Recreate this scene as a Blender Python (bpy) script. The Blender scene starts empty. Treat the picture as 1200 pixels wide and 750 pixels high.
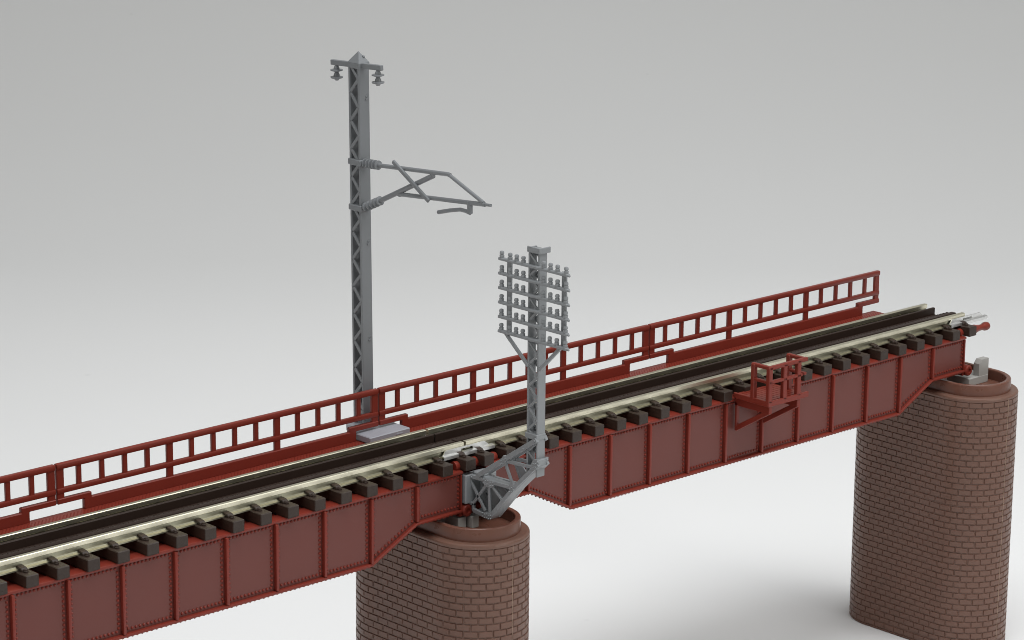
import bpy, bmesh, math, random
from mathutils import Vector, Matrix

random.seed(7)
sc = bpy.context.scene
S = 0.1            # 1 model millimetre = 0.1 Blender unit (1 unit = 1 cm)
RAIL_H = 70.0      # rail top above the paper, mm

def W(x, y, z):
    """bridge frame (mm, z = 0 at rail top) -> world units"""
    return Vector((x * S, y * S, (z + RAIL_H) * S))

# ------------------------------------------------------------------ camera
cam_d = bpy.data.cameras.new('Camera')
cam = bpy.data.objects.new('camera', cam_d)
sc.collection.objects.link(cam)
cam_d.sensor_width = 36.0
cam_d.lens = 3438.81 * 36.0 / 1200.0
cam_d.clip_start = 0.5
cam_d.clip_end = 2000.0
_r = Vector((0.72960705, -0.68380455, 0.00921319))
_u = Vector((0.16335896, 0.1873516, 0.96861408))
_f = Vector((0.66406882, 0.7052026, -0.24839865))
m = Matrix((_r, _u, -_f)).transposed().to_4x4()
m.translation = W(-331.993, -369.717, 148.629)
cam.matrix_world = m
sc.camera = cam

# ------------------------------------------------------------------ light
world = bpy.data.worlds.new('World')
sc.world = world
world.use_nodes = True
bg = world.node_tree.nodes['Background']
bg.inputs[0].default_value = (1.0, 1.0, 0.97, 1)
bg.inputs[1].default_value = 0.31

RIGHT = Vector((0.73, -0.684, 0)); AWAY = Vector((0.684, 0.73, 0))
AIM = W(55, 0, -10)

def softbox(name, offset, size, size_y, power, color=(1, 1, 1), aim=None):
    d = bpy.data.lights.new(name, 'AREA')
    d.shape = 'RECTANGLE'; d.size = size; d.size_y = size_y
    d.energy = power; d.color = color
    o = bpy.data.objects.new(name, d)
    sc.collection.objects.link(o)
    o.location = AIM + offset
    tgt = AIM if aim is None else aim
    o.rotation_euler = (tgt - o.location).to_track_quat('-Z', 'Y').to_euler()
    return o

# the overhead box carries a grid, so it pools on the bridge and falls off up the paper sweep
top_box = softbox('softbox_overhead', RIGHT * 10 + AWAY * -12 + Vector((0, 0, 60)), 66, 50, 18200, (0.968, 0.985, 1.0))
top_box.data.spread = math.radians(105)
softbox('softbox_side', RIGHT * 62 + AWAY * -42 + Vector((0, 0, 34)), 36, 36, 10500, (1.0, 1.0, 0.945))
softbox('softbox_left', RIGHT * -64 + AWAY * -50 + Vector((0, 0, 38)), 40, 40, 5500, (1.0, 1.0, 0.945))

sc.view_settings.view_transform = 'Standard'
sc.view_settings.look = 'None'
sc.view_settings.exposure = 0.0
sc.view_settings.gamma = 1.0
sc.cycles.filter_width = 0.95        # a crisp, studio-sharp picture

# ------------------------------------------------------------------ materials
def material(name, color, rough=0.45, spec=0.5, metallic=0.0, var=0.12, var_scale=1.2, bump=0.0, bump_scale=30.0,
             dust=0.0, dust_color=(0.6, 0.58, 0.55), sss=0.0, rough_var=0.1, stretch=None):
    mt = bpy.data.materials.new(name)
    mt.use_nodes = True
    nt = mt.node_tree; N = nt.nodes; L = nt.links
    b = N['Principled BSDF']
    b.inputs['Metallic'].default_value = metallic
    b.inputs['Specular IOR Level'].default_value = spec
    if sss:
        b.inputs['Subsurface Weight'].default_value = sss
        b.inputs['Subsurface Radius'].default_value = (1.0, 0.35, 0.2)
        b.inputs['Subsurface Scale'].default_value = 0.05
    tc = N.new('ShaderNodeTexCoord')
    src = tc.outputs['Object']
    if stretch:
        mp = N.new('ShaderNodeMapping'); mp.inputs['Scale'].default_value = stretch
        L.new(src, mp.inputs['Vector']); src = mp.outputs[0]
    n1 = N.new('ShaderNodeTexNoise'); n1.inputs['Scale'].default_value = var_scale; n1.inputs['Detail'].default_value = 5
    L.new(src, n1.inputs['Vector'])
    mix = N.new('ShaderNodeMix'); mix.data_type = 'RGBA'
    L.new(n1.outputs['Fac'], mix.inputs['Factor'])
    mix.inputs['A'].default_value = tuple(c * (1 - var) for c in color) + (1,)
    mix.inputs['B'].default_value = tuple(min(1, c * (1 + var)) for c in color) + (1,)
    col = mix.outputs['Result']
    if dust:
        v = N.new('ShaderNodeTexVoronoi'); v.inputs['Scale'].default_value = 5.0; v.inputs['Randomness'].default_value = 1.0
        L.new(tc.outputs['Object'], v.inputs['Vector'])
        mr = N.new('ShaderNodeMapRange'); mr.inputs['From Min'].default_value = dust * 1.3; mr.inputs['From Max'].default_value = dust * 0.7
        L.new(v.outputs['Distance'], mr.inputs['Value'])
        m2 = N.new('ShaderNodeMix'); m2.data_type = 'RGBA'
        L.new(mr.outputs[0], m2.inputs['Factor']); L.new(col, m2.inputs['A'])
        m2.inputs['B'].default_value = dust_color + (1,)
        col = m2.outputs['Result']
    L.new(col, b.inputs['Base Color'])
    n2 = N.new('ShaderNodeTexNoise'); n2.inputs['Scale'].default_value = var_scale * 4; n2.inputs['Detail'].default_value = 3
    L.new(src, n2.inputs['Vector'])
    mr = N.new('ShaderNodeMapRange')
    mr.inputs['To Min'].default_value = max(0.05, rough - rough_var); mr.inputs['To Max'].default_value = min(1, rough + rough_var)
    L.new(n2.outputs['Fac'], mr.inputs['Value']); L.new(mr.outputs[0], b.inputs['Roughness'])
    if bump:
        n3 = N.new('ShaderNodeTexNoise'); n3.inputs['Scale'].default_value = bump_scale; n3.inputs['Detail'].default_value = 4
        L.new(src, n3.inputs['Vector'])
        bp = N.new('ShaderNodeBump'); bp.inputs['Strength'].default_value = bump; bp.inputs['Distance'].default_value = 0.01
        L.new(n3.outputs['Fac'], bp.inputs['Height']); L.new(bp.outputs[0], b.inputs['Normal'])
    return mt

M_RED = material('red_oxide_plastic', (0.185, 0.027, 0.017), 0.33, 0.30, var=0.10, bump=0.08, bump_scale=25, dust=0.010)
M_WEB = material('web_sheen_red_plastic', (0.136, 0.038, 0.030), 0.38, 0.34, var=0.07, var_scale=0.7, bump=0.06, bump_scale=25, dust=0.012)  # same red plastic as the flanges, with the web's sheen mixed into its colour
M_TIE = material('dark_brown_sleeper_plastic', (0.033, 0.020, 0.0145), 0.42, 0.38, var=0.25, var_scale=4, bump=0.35, bump_scale=14, stretch=(6, 1, 6))
M_GUARD = material('guard_rail_brown_plastic', (0.026, 0.015, 0.011), 0.46, 0.2, var=0.15, var_scale=2)
M_RAIL = material('nickel_silver', (0.80, 0.76, 0.60), 0.33, 0.5, metallic=1.0, var=0.10, var_scale=2.5, rough_var=0.04)
M_WEBRAIL = material('nickel_silver_dark_reflection', (0.40, 0.385, 0.29), 0.36, 0.5, metallic=1.0, var=0.14, var_scale=2.5, rough_var=0.05)  # darker copy of the rail metal; reflected sleepers and clips put into the colour
M_JOIN = material('bright_joiner_metal', (0.82, 0.82, 0.81), 0.36, 0.5, metallic=1.0, var=0.05)
M_GREY = material('grey_plastic', (0.180, 0.188, 0.198), 0.32, 0.55, var=0.05, var_scale=0.8, bump=0.02, bump_scale=18, dust=0.006, rough_var=0.05)
M_TELE = material('pale_grey_plastic', (0.240, 0.250, 0.260), 0.32, 0.55, var=0.05, var_scale=0.8, bump=0.02, bump_scale=18, dust=0.006, rough_var=0.05)
M_SLAB = material('light_grey_plastic', (0.30, 0.305, 0.335), 0.36, 0.5, var=0.06, bump=0.10, bump_scale=20, dust=0.012)
M_BEAR = material('stone_grey_plastic', (0.36, 0.35, 0.33), 0.45, 0.5, var=0.05, dust=0.010)
M_BRICK = material('brown_brick_plastic', (0.156, 0.084, 0.062), 0.36, 0.34, var=0.14, var_scale=1.0, bump=0.10, bump_scale=22, dust=0.009, dust_color=(0.4, 0.3, 0.25), sss=0.08)
M_RIM = material('brown_pier_cap_plastic', (0.145, 0.062, 0.042), 0.30, 0.4, var=0.12, var_scale=0.8, bump=0.08, bump_scale=14, dust=0.010, sss=0.15)
M_SCRATCH = material('pale_mould_seam', (0.34, 0.23, 0.17), 0.5, var=0.5, var_scale=3)

# ------------------------------------------------------------------ mesh builder
class MB:
    """collects shapes in bridge-frame millimetres; build() links ONE mesh object"""
    def __init__(self, origin=(0, 0, 0)):
        self.bm = bmesh.new(); self.o = Vector(origin)
    def _v(self, p): return self.bm.verts.new((Vector(p) - self.o) * S)
    def box(self, x0, x1, y0, y1, z0, z1):
        v = [self._v((x, y, z)) for x in (x0, x1) for y in (y0, y1) for z in (z0, z1)]
        for f in ((0, 1, 3, 2), (4, 6, 7, 5), (0, 4, 5, 1), (2, 3, 7, 6), (0, 2, 6, 4), (1, 5, 7, 3)):
            self.bm.faces.new([v[i] for i in f])
        return self
    def bar(self, p, q, w, h, side=(1, 0, 0)):
        """square bar from p to q; h is its size along `side`, w the other way"""
        p, q = Vector(p), Vector(q); d = (q - p).normalized()
        s = Vector(side); s = (s - d * s.dot(d)).normalized(); t = d.cross(s)
        r = []
        for c in (p, q):
            r.append([self._v(c + s * a * h / 2 + t * b * w / 2) for a, b in ((-1, -1), (1, -1), (1, 1), (-1, 1))])
        a, b = r
        self.bm.faces.new(a[::-1]); self.bm.faces.new(b)
        for i in range(4):
            self.bm.faces.new((a[i], a[(i + 1) % 4], b[(i + 1) % 4], b[i]))
        return self
    def tube(self, pts, r, n=12):
        """round rod along a polyline"""
        pts = [Vector(p) for p in pts]; rings = []
        ref = Vector((1, 0, 0))
        for i, p in enumerate(pts):
            d = (pts[min(i + 1, len(pts) - 1)] - pts[max(i - 1, 0)]).normalized()
            rf = ref if abs(d.dot(ref)) < 0.9 else Vector((0, 0, 1))
            s = (rf - d * rf.dot(d)).normalized(); t = d.cross(s)
            rings.append([self._v(p + (s * math.cos(a) + t * math.sin(a)) * r) for a in (2 * math.pi * k / n for k in range(n))])
        self._skin(rings); return self
    def _skin(self, rings, cap=True):
        n = len(rings[0])
        for a, b in zip(rings, rings[1:]):
            for i in range(n):
                self.bm.faces.new((a[i], a[(i + 1) % n], b[(i + 1) % n], b[i]))
        if cap:
            self.bm.faces.new(rings[0][::-1]); self.bm.faces.new(rings[-1])
    def lathe(self, base, axis, prof, n=16):
        """prof: (distance along axis, radius)"""
        base = Vector(base); d = Vector(axis).normalized()
        rf = Vector((1, 0, 0)) if abs(d.x) < 0.9 else Vector((0, 0, 1))
        s = (rf - d * rf.dot(d)).normalized(); t = d.cross(s)
        rings = [[self._v(base + d * h + (s * math.cos(a) + t * math.sin(a)) * r) for a in (2 * math.pi * k / n for k in range(n))] for h, r in prof]
        self._skin(rings); return self
    def prism(self, poly, axis, a0, a1):
        """polygon (two coordinates, the axes other than `axis` in order) extruded from a0 to a1"""
        def pt(p, a):
            return {'x': (a, p[0], p[1]), 'y': (p[0], a, p[1]), 'z': (p[0], p[1], a)}[axis]
        A = [self._v(pt(p, a0)) for p in poly]; B = [self._v(pt(p, a1)) for p in poly]
        n = len(poly)
        self.bm.faces.new(A[::-1]); self.bm.faces.new(B)
        for i in range(n): self.bm.faces.new((A[i], A[(i + 1) % n], B[(i + 1) % n], B[i]))
        return self
    def rivet(self, p, axis, r=0.17, h=0.11, n=6):
        self.lathe(p, axis, [(-0.04, r), (h * 0.45, r * 0.92), (h, r * 0.45)], n); return self
    def bevel(self, off=0.07, seg=1, ang=25):
        bm = self.bm
        bmesh.ops.recalc_face_normals(bm, faces=bm.faces[:])
        es = [e for e in bm.edges if len(e.link_faces) == 2 and e.calc_face_angle(0) > math.radians(ang)]
        bmesh.ops.bevel(bm, geom=es, offset=off * S, offset_type='OFFSET', segments=seg, profile=0.5, affect='EDGES', clamp_overlap=True)
        return self
    def mesh(self, name, mat, smooth=28):
        bm = self.bm
        bmesh.ops.recalc_face_normals(bm, faces=bm.faces[:])
        for f in bm.faces: f.smooth = True
        for e in bm.edges:
            e.smooth = not (len(e.link_faces) == 2 and e.calc_face_angle(0) > math.radians(smooth))
        me = bpy.data.meshes.new(name); bm.to_mesh(me); bm.free()
        me.materials.append(mat)
        return me
    def build(self, name, mat, parent=None, smooth=28, loc=None):
        o = bpy.data.objects.new(name, self.mesh(name, mat, smooth))
        sc.collection.objects.link(o)
        if parent is not None: o.parent = parent
        if loc is not None: o.location = Vector(loc) * S
        return o

def link(name, me, parent, loc=(0, 0, 0)):
    o = bpy.data.objects.new(name, me); sc.collection.objects.link(o)
    o.parent = parent; o.location = Vector(loc) * S
    return o

def thing(name, origin, label, cat, group=None):
    o = bpy.data.objects.new(name, None)
    sc.collection.objects.link(o)
    o.location = W(*origin); o.empty_display_size = 0.5
    o['label'] = label; o['category'] = cat
    if group: o['group'] = group
    return o

def copy_tree(o, parent=None):
    c = o.copy(); sc.collection.objects.link(c); c.parent = parent
    for ch in list(o.children): copy_tree(ch, c)
    return c

# ------------------------------------------------------------------ setting: one sheet of white paper with a sweep
def paper():
    bm = bmesh.new()
    c0 = W(55, 0, -RAIL_H)
    prof = [(-140.0, 0.0)] + [(t, 0.0) for t in (-60, 0, 14)]
    R, d0 = 50.0, 36.0
    for k in range(1, 25):
        a = math.radians(78.0 * k / 24)
        prof.append((d0 + R * math.sin(a), R * (1 - math.cos(a))))
    e = math.radians(78)
    prof.append((prof[-1][0] + 60 * math.cos(e), prof[-1][1] + 60 * math.sin(e)))
    cols = []
    for s in (-150, -75, 0, 75, 150):
        cols.append([bm.verts.new(c0 + RIGHT * s + AWAY * t + Vector((0, 0, h))) for t, h in prof])
    for a, b in zip(cols, cols[1:]):
        for i in range(len(prof) - 1):
            f = bm.faces.new((a[i], b[i], b[i + 1], a[i + 1])); f.smooth = True
    bmesh.ops.recalc_face_normals(bm, faces=bm.faces[:])
    me = bpy.data.meshes.new('ground'); bm.to_mesh(me); bm.free()
    mt = material('white_paper', (0.80, 0.80, 0.80), 0.85, 0.2, var=0.012, var_scale=0.08, bump=0.03, bump_scale=6, dust=0.0)
    # a few pale grey specks of dust on the paper
    nt = mt.node_tree; N = nt.nodes; L = nt.links
    b = N['Principled BSDF']; old = b.inputs['Base Color'].links[0].from_socket
    tc = N.new('ShaderNodeTexCoord'); v = N.new('ShaderNodeTexVoronoi'); v.inputs['Scale'].default_value = 0.22
    L.new(tc.outputs['Object'], v.inputs['Vector'])
    mr = N.new('ShaderNodeMapRange'); mr.inputs['From Min'].default_value = 0.026; mr.inputs['From Max'].default_value = 0.010
    mr.inputs['To Max'].default_value = 0.16
    L.new(v.outputs['Distance'], mr.inputs['Value'])
    mx = N.new('ShaderNodeMix'); mx.data_type = 'RGBA'
    L.new(mr.outputs[0], mx.inputs['Factor']); L.new(old, mx.inputs['A']); mx.inputs['B'].default_value = (0.45, 0.45, 0.46, 1)
    L.new(mx.outputs['Result'], b.inputs['Base Color'])
    me.materials.append(mt)
    o = bpy.data.objects.new('ground', me); sc.collection.objects.link(o)
    o['kind'] = 'structure'
paper()

# ------------------------------------------------------------------ brick piers
def make_pier(label, seat):
    O = (0, 0, -RAIL_H)
    root = thing('brick_pier', O, label, 'bridge pier', 'brick bridge piers')
    R, YN, YF, ZT, ZB = 9.35, -8.95, 9.5, -14.9, -RAIL_H
    LS = YF - YN; PER = 2 * LS + 2 * math.pi * R
    def pos(s, off):
        s %= PER
        if s < LS: return Vector((-R - off, YF - s, 0)), Vector((-1, 0, 0))
        s -= LS
        if s < math.pi * R:
            a = math.pi + s / R; n = Vector((math.cos(a), math.sin(a), 0)); return Vector((0, YN, 0)) + n * (R + off), n
        s -= math.pi * R
        if s < LS: return Vector((R + off, YN + s, 0)), Vector((1, 0, 0))
        s -= LS
        a = s / R; n = Vector((math.cos(a), math.sin(a), 0)); return Vector((0, YF, 0)) + n * (R + off), n
    b = MB(O)
    # core (the groove bottoms), closed, with a rounded lip at the top
    NS = 120
    rings = []
    for off, z in ((-0.20, ZB), (-0.20, ZT - 0.86), (-0.02, ZT - 0.80), (0.0, ZT - 0.42), (-0.10, ZT - 0.16), (-0.42, ZT)):
        rings.append([b._v(pos(PER * k / NS, off)[0] + Vector((0, 0, z))) for k in range(NS)])
    b._skin(rings)
    # raised bricks, running bond; two wider seams where the pier sections stack
    NB = 36; bl = PER / NB; H = 1.25
    z = ZT - 0.80; row = 0
    seams = [-37.5, -67.3]
    while z > ZB + 0.3:
        zt_ = z - 0.07; zb_ = max(z - H + 0.07, ZB + 0.05)
        for sm in seams:
            if zb_ < sm < zt_ + 0.14: zb_ += 0.16
        off0 = (row % 2) * 0.5 * bl
        for k in range(NB):
            jit = random.uniform(-0.10, 0.10); h = 0.0 + random.uniform(-0.025, 0.015)
            s0 = k * bl + off0 + 0.075 + jit * 0.3; s1 = (k + 1) * bl + off0 - 0.075 + jit * 0.3
            # split so that no face bridges a bend too coarsely
            nseg = 5
            def P(s, o, zz): return b._v(pos(s, o)[0] + Vector((0, 0, zz)))
            e = 0.12
            top = [P(s0 + e + (s1 - s0 - 2 * e) * i / nseg, h, zt_ - e) for i in range(nseg + 1)]
            bot = [P(s0 + e + (s1 - s0 - 2 * e) * i / nseg, h, zb_ + e) for i in range(nseg + 1)]
            top2 = [P(s0 + (s1 - s0) * i / nseg, -0.22, zt_) for i in range(nseg + 1)]
            bot2 = [P(s0 + (s1 - s0) * i / nseg, -0.22, zb_) for i in range(nseg + 1)]
            F = b.bm.faces.new
            for i in range(nseg):
                F((bot[i], bot[i + 1], top[i + 1], top[i]))
                F((top[i], top[i + 1], top2[i + 1], top2[i]))
                F((bot2[i], bot2[i + 1], bot[i + 1], bot[i]))
            F((bot2[0], bot[0], top[0], top2[0])); F((bot[-1], bot2[-1], top2[-1], top[-1]))
        z -= H; row += 1
    b.build('brick_shaft', M_BRICK, root, smooth=24)
    # raised cap ring, open in the middle
    c = MB(O)
    def loop(rad, zz, n=40):
        L = []
        for k in range(n + 1):
            a = math.pi + math.pi * k / n; L.append(c._v((rad * math.cos(a), YN + rad * math.sin(a), zz)))
        for k in range(n + 1):
            a = math.pi * k / n; L.append(c._v((rad * math.cos(a), YF + rad * math.sin(a), zz)))
        return L
    prof = [(7.75, ZT - 0.3), (7.75, ZT + 2.1), (7.68, ZT + 2.3), (7.5, ZT + 2.42), (6.95, ZT + 2.42), (6.8, ZT + 2.36), (6.72, ZT + 2.2), (6.7, ZT + 0.25)]
    c._skin([loop(r, z) for r, z in prof])
    c.build('cap_ring', M_RIM, root, smooth=24)
    # mould parting line down the nose of the pier
    q = MB(O)
    yn = YN - R
    q.box(-0.045, 0.045, yn - 0.01, yn + 0.3, ZB + 1.5, ZT - 0.6)
    q.build('mould_seam', M_SCRATCH, root)
    for sg in (-1, 1):
        g = MB(O)
        Y = lambda p, q: sorted((sg * p, sg * q))
        if seat == 'bare':
            # bearing block of stone grey plastic with an upright at the far end
            g.box(-1.2, 5.1, *Y(8.9, 3.0), ZT + 0.2, ZT + 1.9); g.bevel(0.12)
            g.prism([(1.95, ZT + 1.8), (5.05, ZT + 1.8), (5.05, ZT + 5.35), (2.75, ZT + 5.35), (1.95, ZT + 4.5)], 'y', *Y(8.86, 7.4))
        else:
            g.box(-3.4, -1.5, *Y(7.9, 4.5), ZT + 0.2, ZT + 2.3); g.box(-1.1, 0.5, *Y(9.0, 7.2), ZT + 0.2, ZT + 2.4)
            g.bevel(0.12)
        g.build('bearing_block', M_BEAR, root)
    return root

pier_l = make_pier('brown brick pier under the telegraph pole bracket, its foot cut off by the frame', 'joint')
pier_l.location = W(-0.3, 0, -RAIL_H)
pier_r = make_pier('brown brick pier under the bare bridge end, topped by an empty grey bearing block', 'bare')
pier_r.location = W(139.0, 0, -RAIL_H)

# ------------------------------------------------------------------ bridge span
ZF = -4.0          # underside of the sleepers / top of the flange
XA, XB = 2.9, 136.95
PAN = 10.332; END = 10.447
STIFF = [XB - END - k * PAN for k in range(12)]
def web_bottom(x):
    z0, z1 = -11.0, -16.2
    d = min(XB - x, x - XA)
    if d <= END: return z0
    if d >= END + PAN: return z1
    return z0 + (z1 - z0) * (d - END) / PAN

def girder(root, O, sgn):
    yw = sgn * 7.7          # outer face of the web
    out = sgn
    keys = [XA, XA + END, XA + END + PAN, XB - END - PAN, XB - END, XB]
    lo = [(x, web_bottom(x)) for x in keys]
    w = MB(O)
    w.prism(lo + [(XB, ZF - 0.6), (XA, ZF - 0.6)], 'y', yw, yw - sgn * 0.9)
    g = w.build('main_girder', M_WEB, root)
    ax = (0, out, 0)
    RV = dict(r=0.265, h=0.24)
    # stiffeners: vertical T bars
    for s in STIFF:
        st = MB(O)
        zb = web_bottom(s) + 0.02
        st.box(s - 0.29, s + 0.29, *sorted((yw - sgn * 0.1, yw + sgn * 0.80)), zb, ZF - 0.62)
        st.bevel(0.14, 2)
        for dx in (-0.78, 0.78):                       # rivets of the angle legs, one row either side
            z = ZF - 1.7
            while z > web_bottom(s + dx) + 1.1:
                st.rivet((s + dx, yw, z), ax, **RV); z -= 0.78
        st.build('stiffener', M_RED, g)
    for xe in (XA + 0.02, XB - 0.02):
        st = MB(O)
        dx = 0.30 if xe < 70 else -0.30
        st.box(min(xe, xe + dx), max(xe, xe + dx), *sorted((yw - sgn * 0.1, yw + sgn * 0.45)), -10.98, ZF - 0.62)
        z = ZF - 1.7
        while z > -10.3:
            st.rivet((xe + 2.1 * dx, yw, z), ax, **RV); z -= 0.78
        st.build('stiffener', M_RED, g)
    f = MB(O)
    f.box(XA - 0.35, XB + 0.35, *sorted((yw + sgn * 0.42, yw - sgn * 2.2)), ZF - 0.6, ZF)
    f.bevel(0.17, 2)
    def row(dz):
        x = XA + 0.4
        while x < XB - 0.2:
            if min(abs(x - q) for q in STIFF) > 0.5:
                yield x, (ZF - 1.0 if dz is None else web_bottom(x) + dz)
            x += 0.76
    for x, z in row(None): f.rivet((x, yw, z), ax, **RV)
    f.build('top_flange', M_RED, g)
    f = MB(O)
    t = 0.55
    poly = lo + [(x, z - t) for x, z in reversed(lo)]
    f.prism(poly, 'y', yw + sgn * 0.72, yw - sgn * 1.9)
    f.bevel(0.17, 2)
    for x, z in row(0.62): f.rivet((x, yw, z), ax, **RV)
    x = XA + 0.5
    while x < XB - 0.4:
        for yy in (yw + sgn * 0.45, yw - sgn * 1.6):
            f.rivet((x, yy, web_bottom(x) - t), (0, 0, -1), 0.2, 0.14)
        x += 0.95
    f.build('bottom_flange', M_RED, g)

SLEEPER_X = [1.6, 6.85, 12.05] + [17.48 + 5.723 * i for i in range(21)] + [137.3]

def make_span(label):
    O = (70.0, 0.0, -16.8)
    root = thing('girder_bridge_span', O, label, 'bridge span', 'bridge spans')
    girder(root, O, -1); girder(root, O, 1)
    # deck under the sleepers and cross frames between the girders
    d = MB(O)
    d.box(XA, XB, -5.4, 5.4, ZF - 0.75, ZF - 0.15)
    d.build('deck_plate', M_RED, root)
    for x in (XA + 0.2, 39.0, 70.0, 101.0, XB - 0.8):
        c = MB(O)
        c.box(x, x + 0.6, -6.8, 6.8, web_bottom(x + 0.3) + 0.4, ZF - 0.8)
        c.build('cross_frame', M_RED, root)
    # bearing shoes: red bosses at the four lower corners
    for xs in (XA - 0.9, XB + 1.0):
        for sg in (-1, 1):
            c = MB(O)
            c.lathe((xs, sg * 6.6, -11.3), (0, sg, 0), [(0, 1.15), (1.85, 1.15), (2.05, 0.95), (2.05, 0.5), (1.8, 0.45)], 20)
            sx = 1 if xs < 70 else -1
            c.box(*sorted((xs - sx * 0.5, xs + sx * 1.6)), *sorted((sg * 6.5, sg * 8.1)), -12.2, -11.0)
            c.build('bearing_shoe', M_RED, root)
    # sleepers
    sl = MB((0, 0, -2.0)); sl.box(0, 2.35, -8.77, 8.77, ZF, -2.0); sl.bevel(0.12)
    me_s = sl.mesh('sleeper', M_TIE)
    rc = MB((0, 0, -2.0))
    for sg in (1,):
        # spike and clip block holding the foot of the rail, outside and inside
        rc.prism([(-6.7, -2.02), (-6.65, -1.62), (-6.4, -1.42), (-5.35, -1.25), (-5.2, -1.32), (-5.2, -1.66), (-5.95, -1.70), (-5.95, -2.02)], 'x', 0.60, 1.72)
        rc.bevel(0.06)
        rc.lathe((1.17, -6.9, -2.02), (0, 0, 1), [(0, 0.40), (0.22, 0.40), (0.26, 0.30), (0.45, 0.27), (0.52, 0.15)], 10)
        rc.prism([(-3.1, -2.02), (-3.2, -1.5), (-4.3, -1.3), (-4.6, -1.6), (-3.95, -1.7), (-3.95, -2.02)], 'x', 0.6, 1.75)
    me_c = rc.mesh('rail_clip', M_TIE)
    rc = MB((0, 0, -2.0))
    rc.prism([(6.75, -2.02), (6.65, -1.35), (6.35, -1.05), (5.55, -0.95), (5.28, -1.1), (5.2, -1.62), (5.95, -1.7), (5.95, -2.02)], 'x', 0.6, 1.75)
    rc.prism([(3.1, -2.02), (3.2, -1.5), (4.3, -1.3), (4.6, -1.6), (3.95, -1.7), (3.95, -2.02)], 'x', 0.6, 1.75)
    me_c2 = rc.mesh('rail_clip', M_TIE)
    for x in SLEEPER_X:
        s = link('sleeper', me_s, root, (x - O[0], 0, -2.0 - O[2]))
        link('rail_clip', me_c, s); link('rail_clip', me_c2, s)
    # running rails
    for sg in (-1, 1):
        y = sg * 4.95
        prof = [(-0.95, -1.98), (0.95, -1.98), (0.95, -1.76), (0.32, -1.66), (0.22, -1.5), (0.20, -0.78), (0.46, -0.62), (0.46, 0.02), (0.36, 0.13), (-0.36, 0.13), (-0.46, 0.02), (-0.46, -0.62), (-0.20, -0.78), (-0.22, -1.5), (-0.32, -1.66), (-0.95, -1.76)]
        r = MB(O)
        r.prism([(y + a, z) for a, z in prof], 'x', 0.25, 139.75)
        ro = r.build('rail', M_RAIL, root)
        ro.data.materials.append(M_WEBRAIL)              # rail sides take the darker copy, with dark reflections painted into its colour
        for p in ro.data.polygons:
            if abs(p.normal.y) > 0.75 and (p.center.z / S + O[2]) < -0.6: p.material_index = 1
        # folded metal joiner: on the near rail at the right end, on the far rail at the left end
        j = MB(O)
        xa, xb = (134.4, 146.4) if sg < 0 else (-6.4, 5.6)
        xm = (xa + xb) / 2
        for sd in (-1, 1):
            ya, yb = y + sd * 1.35, y + sd * 0.50
            j.prism([(ya, -2.02), (ya, -1.46), (yb + sd * 0.25, -1.36), (yb, -1.30), (yb, -1.46), (ya - sd * 0.18, -1.62), (ya - sd * 0.18, -2.02)], 'x', xa, xb)
            w0, w1 = xm - 1.5, xm + 1.3
            if sd != sg: continue
            j.prism([(xa + 0.2, -1.36), (w0, -1.36), (w0, -0.85), (w1, -0.85), (w1, -1.36), (xb - 0.8, -1.36), (xb - 2.0, -0.50), (xa + 0.9, -0.50)], 'y', *sorted((yb, yb + sd * 0.22)))
        j.box(xa, xb, y - 1.2, y + 1.2, -2.05, -1.985)
        j.build('rail_joiner', M_JOIN, ro)
    # guard rails between the running rails, the near one with a studded inner flange
    g = MB(O)
    g.box(0.08, 139.85, 2.45, 3.05, -2.0, -0.25); g.box(0.08, 139.85, 1.5, 2.5, -2.0, -1.7)
    g.bevel(0.1); g.build('guard_rail', M_GUARD, root)
    g = MB(O)
    g.box(0.08, 139.85, -3.1, -1.9, -2.0, -0.25); g.bevel(0.16, 2)
    g.box(0.08, 139.85, -1.9, -0.75, -2.0, -0.62)
    x = 0.8
    while x < 139:
        for yy in (-1.45,):
            g.rivet((x, yy, -0.62), (0, 0, 1), 0.33, 0.30)
        x += 1.0
    g.build('guard_rail', M_GUARD, root)
    # walkway behind the far rail, chequered tread
    wk = MB(O)
    wk.box(0.15, 139.3, 7.3, 18.6, ZF - 0.55, -3.88); wk.bevel(0.1)
    n = 0
    for yy in [12.6 + 0.42 * k for k in range(12)]:
        x = 0.5 + (n % 2) * 0.35; n += 1
        while x < 138.9:
            wk.bar((x, yy - 0.13, -3.87), (x + 0.3, yy + 0.13, -3.87), 0.13, 0.10, (0, 0, 1)); x += 0.7
    wk.build('walkway', M_RED, root)
    bk = MB(O)
    for x in [XA + 6 + 12.3 * k for k in range(11)]:
        bk.prism([(8.0, -4.6), (18.2, -4.6), (18.2, -5.1), (8.0, -9.5)], 'x', x, x + 0.6)
    bk.build('walkway_bracket', M_RED, root)
    # two railing sections
    for k in range(2):
        x0 = 70.0 * k
        rl = MB(O)
        rl.box(x0 + 0.1, x0 + 69.9, 17.5, 18.5, 3.9, 4.95); rl.bevel(0.24, 2)
        top = rl.build('railing', M_RED, root)
        p = MB(O); p.box(x0 + 0.12, x0 + 69.88, 17.58, 18.42, -0.27, 0.66); p.bevel(0.16, 2); p.build('middle_rail', M_RED, top)
        p = MB(O)
        kz0, kz1 = -3.95, -1.96
        p.prism([(x0 + 5.45, kz0), (x0 + 64.6, kz0), (x0 + 64.6, -2.05), (x0 + 69.87, -2.05), (x0 + 69.87, -1.1), (x0 + 63.0, -1.1), (x0 + 63.0, kz1),
                 (x0 + 6.95, kz1), (x0 + 6.95, -1.1), (x0 + 0.13, -1.1), (x0 + 0.13, -2.05), (x0 + 5.45, -2.05)], 'y', 17.55, 18.4)
        p.bevel(0.12); p.build('kick_board', M_RED, top)
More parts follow.
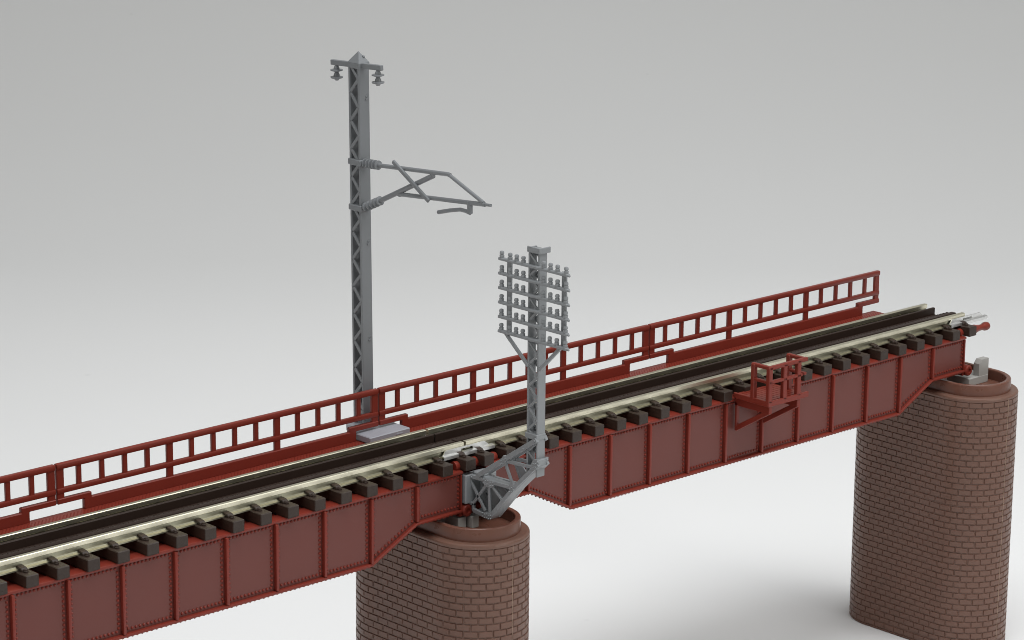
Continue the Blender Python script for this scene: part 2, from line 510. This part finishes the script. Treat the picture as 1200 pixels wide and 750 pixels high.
        for x, wd, zb in ((x0 + 0.88, 0.74, -2.0), (x0 + 69.12, 0.74, -2.0), (x0 + 23.33, 0.66, -2.2), (x0 + 46.67, 0.66, -2.2)):
            p = MB(O); p.box(x - wd, x + wd, 17.7, 18.32, zb, 4.2); p.bevel(0.12); p.build('post', M_RED, top)
        for bay in range(3):
            for c in range(1, 5):
                x = x0 + 23.333 * bay + 4.667 * c
                p = MB(O); p.box(x - 0.46, x + 0.46, 17.7, 18.3, 0.2, 4.2); p.bevel(0.10); p.build('baluster', M_RED, top)
    # coupling pin at the bare end
    c = MB(O)
    c.lathe((136.4, -6.3, -3.55), (1, 0, 0), [(0, 0.95), (5.6, 0.95), (6.3, 0.75), (7.6, 0.62), (8.3, 0.70), (8.8, 0.88), (9.4, 0.92), (9.95, 0.78), (10.3, 0.4)], 20)
    c.build('coupling_pin', M_RED, root)
    return root

span_r = make_span('red plate girder bridge span carrying the refuge platform, reaching from pier to pier')
span_l = copy_tree(span_r)
span_l.location = W(70.0 - 140.0, 0, -16.8)
span_l['label'] = 'red plate girder bridge span without a platform, running off the left edge of the picture'

# ------------------------------------------------------------------ lattice post shared by both poles
def lattice_post(root, O, cx, cy, hx, hy, z0, z1, step, name='post', edge=0.5, bar=0.42, edge_far=None, mat=None):
    mat = mat or M_GREY
    p = MB(O)
    t = 0.35
    # the two channels: solid faces towards +y and -y, flanges turned onto the +x and -x faces
    for sg in (-1, 1):
        p.box(cx - hx + 0.05, cx + hx - 0.05, *sorted((cy + sg * hy, cy + sg * (hy - t))), z0, z1)
        for sx in (-1, 1):
            p.box(*sorted((cx + sx * hx, cx + sx * (hx - 0.3))), *sorted((cy + sg * (hy - 0.03), cy + sg * (hy - (edge_far if edge_far and sx > 0 else edge)))), z0, z1)
    p.bevel(0.09)
    o = p.build(name, mat, root)
    for sx in (-1, 1):
        l = MB(O)
        z = z0 + 0.4; s = 1
        while z + step < z1:
            a = (cx + sx * (hx - 0.2), cy + s * (hy - edge * 0.7), z); b = (cx + sx * (hx - 0.2), cy - s * (hy - edge * 0.7), z + step)
            l.bar(a, b, bar, 0.30, (1, 0, 0))
            l.rivet((cx + sx * (hx - 0.03), a[1], z), (sx, 0, 0), 0.2, 0.12)
            z += step; s = -s
        l.bevel(0.10)
        l.build('lattice', mat, root)
    return o

# ------------------------------------------------------------------ catenary mast behind the railing
CO = (0.4, 22.3, -3.6)
cat = thing('catenary_mast', CO, 'tall grey lattice mast behind the railing with a single cantilever arm over the track', 'catenary mast')
cx, cy = 0.4, 22.4
lattice_post(cat, CO, cx, cy, 1.22, 1.5, -2.6, 63.6, 2.53, bar=0.60)
c = MB(CO)
c.box(cx - 1.26, cx + 1.26, cy - 1.54, cy + 1.54, 62.9, 63.9); c.bevel(0.06)
tip = c._v((cx, cy, 65.85)); base = [c._v((cx + a * 1.26, cy + b * 1.54, 63.88)) for a, b in ((-1, -1), (1, -1), (1, 1), (-1, 1))]
for i in range(4): c.bm.faces.new((base[i], base[(i + 1) % 4], tip))
c.bm.faces.new(base[::-1])
c.lathe((cx + 0.5, cy - 0.75, 64.9), (0.4, -0.8, 0.9), [(-0.3, 0.28), (0.12, 0.28), (0.2, 0.15)], 10)
c.build('cap', M_GREY, cat)
c = MB(CO)
for z in (57.3, 31.0, 13.2):
    c.bar((cx + 0.2, cy - 1.52, z), (cx + 0.75, cy - 1.52, z + 0.35), 0.28, 0.3, (0, 1, 0))
    c.bar((cx + 0.2, cy - 1.52, z + 0.55), (cx + 0.75, cy - 1.52, z + 0.9), 0.14, 0.2, (0, 1, 0))
c.build('step_lug', M_GREY, cat)
# cross arm at the top with two hanging insulators
c = MB(CO)
c.bar((cx - 0.3, 15.7, 63.7), (cx - 0.3, 29.4, 63.05), 0.95, 0.75, (1, 0, 0)); c.bevel(0.08)
c.build('cross_arm', M_GREY, cat)
for y, z in ((16.8, 63.2), (28.1, 62.65)):
    c = MB(CO)
    c.lathe((cx - 0.3, y, z), (0, 0, -1), [(0, 0.32), (0.5, 0.52), (0.72, 0.52), (0.78, 1.12), (0.98, 1.12), (1.15, 0.6), (1.3, 0.36), (1.75, 0.55), (2.0, 0.58), (2.08, 1.14), (2.3, 1.10), (2.5, 0.5), (2.75, 0.3)], 18)
    c.build('insulator', M_GREY, cat)
# cantilever
ax = -0.1
def yz(y, z, dx=0.0): return (ax + dx, y, z)
for zc in (46.05, 37.75):
    c = MB(CO)
    c.box(cx - 1.55, cx + 0.6, cy - 1.85, cy + 1.6, zc - 0.55, zc + 0.55); c.bevel(0.14)
    c.build('clamp_band', M_GREY, cat)
def ribbed(name, p, q, r=0.50, n=5):
    p, q = Vector(p), Vector(q); d = q - p; Ln = d.length
    pr = [(0, r * 0.9)]
    for k in range(n):
        a = Ln * (k + 0.12) / n; w = Ln / n
        pr += [(a, r * 0.55), (a + w * 0.12, r * 1.7), (a + w * 0.40, r * 1.7), (a + w * 0.50, r * 0.55)]
    pr.append((Ln, r * 0.8))
    c = MB(CO); c.lathe(p, d, pr, 16); return c.build(name, M_GREY, cat)
ribbed('insulator', yz(20.6, 46.05), yz(16.3, 46.25))
ribbed('insulator', yz(20.6, 37.95), yz(15.9, 40.1))
c = MB(CO); c.tube([yz(16.6, 46.23), yz(-1.7, 47.46), yz(-2.2, 47.35)], 0.40); c.build('top_tube', M_GREY, cat)
c = MB(CO); c.tube([yz(16.2, 39.95), yz(2.2, 46.6)], 0.48); c.tube([yz(2.4, 46.3), yz(2.1, 47.4)], 0.42); c.build('bracket_tube', M_GREY, cat)
c = MB(CO); c.tube([yz(-1.9, 47.4), yz(-10.6, 43.9)], 0.34); c.build('drop_tube', M_GREY, cat)
c = MB(CO); c.tube([yz(11.2, 41.9), yz(-11.0, 43.65)], 0.40); c.tube([yz(-10.9, 43.64), yz(-12.5, 43.75)], 0.27); c.tube([yz(10.9, 42.5), yz(11.2, 41.6)], 0.44)
c.build('register_tube', M_GREY, cat)
c = MB(CO); c.bar(yz(12.1, 47.75, -0.62), yz(2.7, 42.1, -0.62), 0.75, 0.5, (1, 0, 0)); c.bevel(0.1); c.build('diagonal_brace', M_GREY, cat)
c = MB(CO); c.tube([yz(-7.2, 43.6), yz(-7.2, 41.5)], 0.50, 10); c.build('hanger', M_GREY, cat)
c = MB(CO); c.tube([yz(-7.3, 41.55), yz(-6.2, 41.72), yz(-4.75, 41.75), yz(-2.2, 41.2), yz(0.95, 40.35)], 0.36); c.build('steady_arm', M_GREY, cat)
# foot: a slab that slips under the railing
c = MB(CO)
c.box(-5.1, 4.4, 14.1, 18.9, -3.74, -2.5); c.bevel(0.14)
c.box(-2.6, 4.6, 18.7, 23.8, -3.7, -2.55)
c.box(1.0, 2.6, 14.0, 14.2, -3.2, -3.0)
c.build('base_slab', M_SLAB, cat)
# the mast leans a little towards the left
# (about its foot; slab included, well under one degree)
cat.rotation_euler = (0, math.radians(-0.8), 0)

# ------------------------------------------------------------------ telegraph pole on its trussed bracket
TO = (0.0, -24.0, -12.0)
tel = thing('telegraph_pole', TO, 'grey lattice telegraph pole with six insulator arms on a trussed bracket over the near pier', 'telegraph pole')
tx, ty = -0.25, -23.6
lattice_post(tel, TO, tx, ty, 0.92, 1.38, -1.6, 38.3, 1.92, edge=0.40, bar=0.42, edge_far=0.15, mat=M_TELE)
c = MB(TO)
c.box(tx - 1.2, tx - 0.9, ty - 1.65, ty + 1.42, 37.5, 38.5); c.box(tx - 1.0, tx + 1.45, ty - 1.65, ty - 1.35, 37.5, 38.5); c.box(tx - 1.0, tx + 1.0, ty - 1.35, ty + 1.3, 37.9, 38.1); c.bevel(0.06)
for sx, yy in ((-1.2, -1.3), (-1.2, 1.1)):
    c.rivet((tx + sx, ty + yy, 37.8), (-1, 0, 0), 0.16, 0.12)
c.build('cap', M_TELE, tel)
AX = -1.45
ARM_Z = [35.45 - 2.53 * k for k in range(6)]
FR = [0.037, 0.159, 0.254, 0.352, 0.646, 0.743, 0.843, 0.965]
y0, y1 = -15.45, -32.3
for z in ARM_Z:
    c = MB(TO)
    c.box(AX - 0.40, AX + 0.40, y1, y0, z - 0.52, z); c.bevel(0.12)
    c.lathe((AX - 0.1, y1 + 0.2, z - 0.3), (0, -1, 0), [(0, 0.2), (0.55, 0.2), (0.6, 0.12)], 10)
    arm = c.build('cross_arm', M_TELE, tel)
    for f in FR:
        y = y0 + (y1 - y0) * f
        c = MB(TO)
        c.lathe((AX, y, z - 0.02), (0, 0, 1), [(0, 0.40), (0.42, 0.42), (0.5, 0.30), (0.60, 0.30), (0.66, 0.40), (0.95, 0.39), (1.12, 0.30), (1.16, 0.16)], 12)
        c.build('insulator', M_TELE, arm)
for f in (0.115, 0.905):
    c = MB(TO); y = y0 + (y1 - y0) * f
    c.box(AX + 0.44, AX + 0.8, y - 0.55, y + 0.55, ARM_Z[5] - 0.6, ARM_Z[0] + 0.0); c.bevel(0.06)
    c.build('tie_strap', M_TELE, tel)
for a, b in (((-16.9, 22.3), (-22.6, 17.7)), ((-30.4, 22.4), (-25.0, 17.2))):
    c = MB(TO); c.bar((AX + 0.25, a[0], a[1]), (AX + 0.2, b[0], b[1]), 0.62, 0.5, (1, 0, 0)); c.bevel(0.08)
    c.build('arm_brace', M_TELE, tel)

# bracket: two trusses, joined by the sloped bottom plate
A0, A1, G, D = (-7.6, -5.15), (-10.1, -4.8), (-13.2, -5.0), (-19.5, -4.75)
B, Cc, E_, F = (-13.4, -11.55), (-17.05, -0.35), (-25.1, 5.2), (-24.3, 0.1)
Fe = (-25.5, 0.95)
def truss(xc, solid=False):
    c = MB(TO)
    def mb(p, q, w=0.62, h=0.5): c.bar((xc, p[0], p[1]), (xc, q[0], q[1]), w, h, (1, 0, 0))
    mb(A1, E_, 0.85, 0.62); mb(A0, D, 0.66); mb((-9.3, -11.15), B, 0.75, 0.6); mb((-9.25, -11.3), (-9.25, -9.9), 0.5)
    mb((-8.2, -10.0), (-9.5, -10.0), 0.6)
    mb(B, D, 0.75, 0.62); mb(D, Fe, 0.75, 0.62)
    mb((-7.9, -5.2), (-12.3, -10.6), 0.52, 0.36); mb((-9.4, -9.7), G, 0.52, 0.36); mb(G, (-13.5, -10.9), 0.56, 0.36); mb(G, (-17.1, -8.0), 0.52, 0.36)
    mb(D, Cc, 0.56, 0.36); mb(Cc, F, 0.6, 0.36)
    c.bevel(0.05)
    def gus(pts): c.prism(pts, 'x', xc - 0.34, xc + 0.2)
    gus([(-11.9, -4.65), (-11.9, -5.5), (-12.6, -5.95), (-14.0, -5.95), (-14.7, -5.5), (-14.7, -4.65)])
    gus([(-16.3, -0.35), (-16.6, -1.25), (-17.7, -1.05), (-17.9, 0.5), (-17.1, 0.65)])
    gus([(-18.5, -4.4), (-18.9, -5.9), (-19.5, -5.4), (-20.1, -4.3), (-19.4, -3.7)])
    gus([(-11.6, -11.0), (-12.6, -10.7), (-13.8, -10.7), (-14.2, -10.95), (-13.4, -11.8), (-11.9, -11.7)])
    gus([(-23.7, 0.2), (-24.0, -0.7), (-25.0, 0.4), (-25.5, 1.2), (-25.5, 1.8), (-24.5, 1.6)])
    for cy_, cz_, n, w, sl in ((-13.3, -5.1, 5, 2.4, 0.0), (-17.1, -0.35, 3, 1.0, -0.6), (-19.25, -4.85, 3, 0.9, -0.6), (-13.0, -11.25, 5, 2.0, 0.0), (-24.9, 0.75, 4, 1.7, -0.5)):
        for i in range(n):
            t_ = -w / 2 + w * i / (n - 1)
            for dz in (-0.3, 0.3):
                c.rivet((xc - 0.34, cy_ + t_, cz_ + dz + sl * t_ - 0.12 * (i % 2)), (-1, 0, 0), 0.14, 0.16)
    for q in ((-22.0, 3.0), (-24.8, 5.0), (-9.0, -5.1)):
        c.rivet((xc - 0.3, q[0], q[1]), (-1, 0, 0), 0.2, 0.16)
    if solid:
        c.prism([(-7.6, -5.2), (-19.2, -5.0), (-13.4, -11.3), (-9.3, -11.0), (-7.6, -10.0)], 'x', xc - 0.05, xc + 0.2)
        c.prism([(-19.3, -4.9), (-17.0, -1.0), (-18.6, -0.6), (-21.2, -3.0)], 'x', xc - 0.05, xc + 0.2)
    return c.build('bracket_truss', M_TELE, tel)
truss(-1.35)
truss(0.8, True)
c = MB(TO)
# sloped bottom plate, thicker towards the pole
c.bar((-0.3, B[0], B[1] - 0.2), (-0.3, D[0], D[1] - 0.2), 0.4, 2.1, (1, 0, 0))
c.bar((-0.3, D[0] + 0.6, D[1] - 0.9), (-0.3, Fe[0], Fe[1] - 0.3), 0.4, 2.1, (1, 0, 0))
c.bar((-0.2, -9.3, -11.35), (-0.2, B[0], B[1] - 0.1), 0.4, 2.3, (1, 0, 0))
c.box(-1.15, 0.75, -19.2, -9.0, -5.15, -4.75)
c.box(-1.45, 0.80, -25.6, -24.7, 0.55, 1.65)
c.bevel(0.08)
c.build('bracket_floor', M_TELE, tel)
c = MB(TO)
c.box(-1.45, 0.75, -25.1, -22.1, 5.0, 6.0); c.bevel(0.1); c.build('clamp_band', M_TELE, tel)
c = MB(TO)
c.box(-2.75, 2.75, -8.75, -7.2, -10.0, -4.75); c.box(-0.9, 2.3, -11.2, -8.3, -5.35, -4.35)
c.bevel(0.14)
c.build('mounting_block', M_TELE, tel)

# ------------------------------------------------------------------ refuge platform on the right span
RO = (71.5, -12.5, -3.0)
ref = thing('refuge_platform', RO, 'small red railed refuge platform clipped to the near side of the bridge', 'refuge platform')
c = MB(RO)
c.box(66.4, 77.5, -16.95, -8.0, -3.6, -3.05)
c.bevel(0.08)
for k in range(8):
    y = -16.0 + 0.95 * k
    c.box(66.9, 77.2, y + 0.06, y + 0.89, -3.1, -2.9)
c.build('floor', M_RED, ref)
c = MB(RO)
c.box(66.35, 77.75, -17.2, -16.7, -3.75, -2.65); c.box(66.3, 66.85, -17.1, -8.2, -3.75, -2.65); c.bevel(0.1)
c.build('edge_beam', M_RED, ref)
for x, y in ((66.85, -16.75), (70.95, -16.75), (74.9, -16.75), (66.8, -12.9), (76.7, -12.9)):
    c = MB(RO); c.box(x - 0.52, x + 0.52, y - 0.45, y + 0.45, -3.0, 3.95); c.bevel(0.12); c.build('post', M_RED, ref)
for z, h, nm in ((3.75, 0.75, 'top_rail'), (0.95, 0.62, 'middle_rail')):
    c = MB(RO)
    xe = 77.3 if nm == 'top_rail' else 75.9
    c.bar((66.4, -16.8, z), (xe, -16.8, z), h, 0.8, (0, 1, 0))
    c.bar((66.8, -17.05, z), (66.8, -12.4, z), h - 0.04, 0.8, (1, 0, 0))
    c.bar((76.75, -17.05, z), (76.75, -12.4, z), h - 0.04, 0.8, (1, 0, 0))
    c.bevel(0.14); c.build(nm, M_RED, ref)
for x, xi in ((67.3, 67.3), (75.2, 75.2)):
    c = MB(RO)
    c.box(x - 0.4, x + 0.4, -16.9, -8.1, -5.3, -3.7)
    c.box(x - 0.4, x + 0.4, -8.75, -8.15, -10.3, -4.6)
    c.bar((x, -16.6, -4.9), (x, -8.3, -9.9), 0.95, 0.78, (1, 0, 0))
    c.bevel(0.1); c.build('bracket', M_RED, ref)
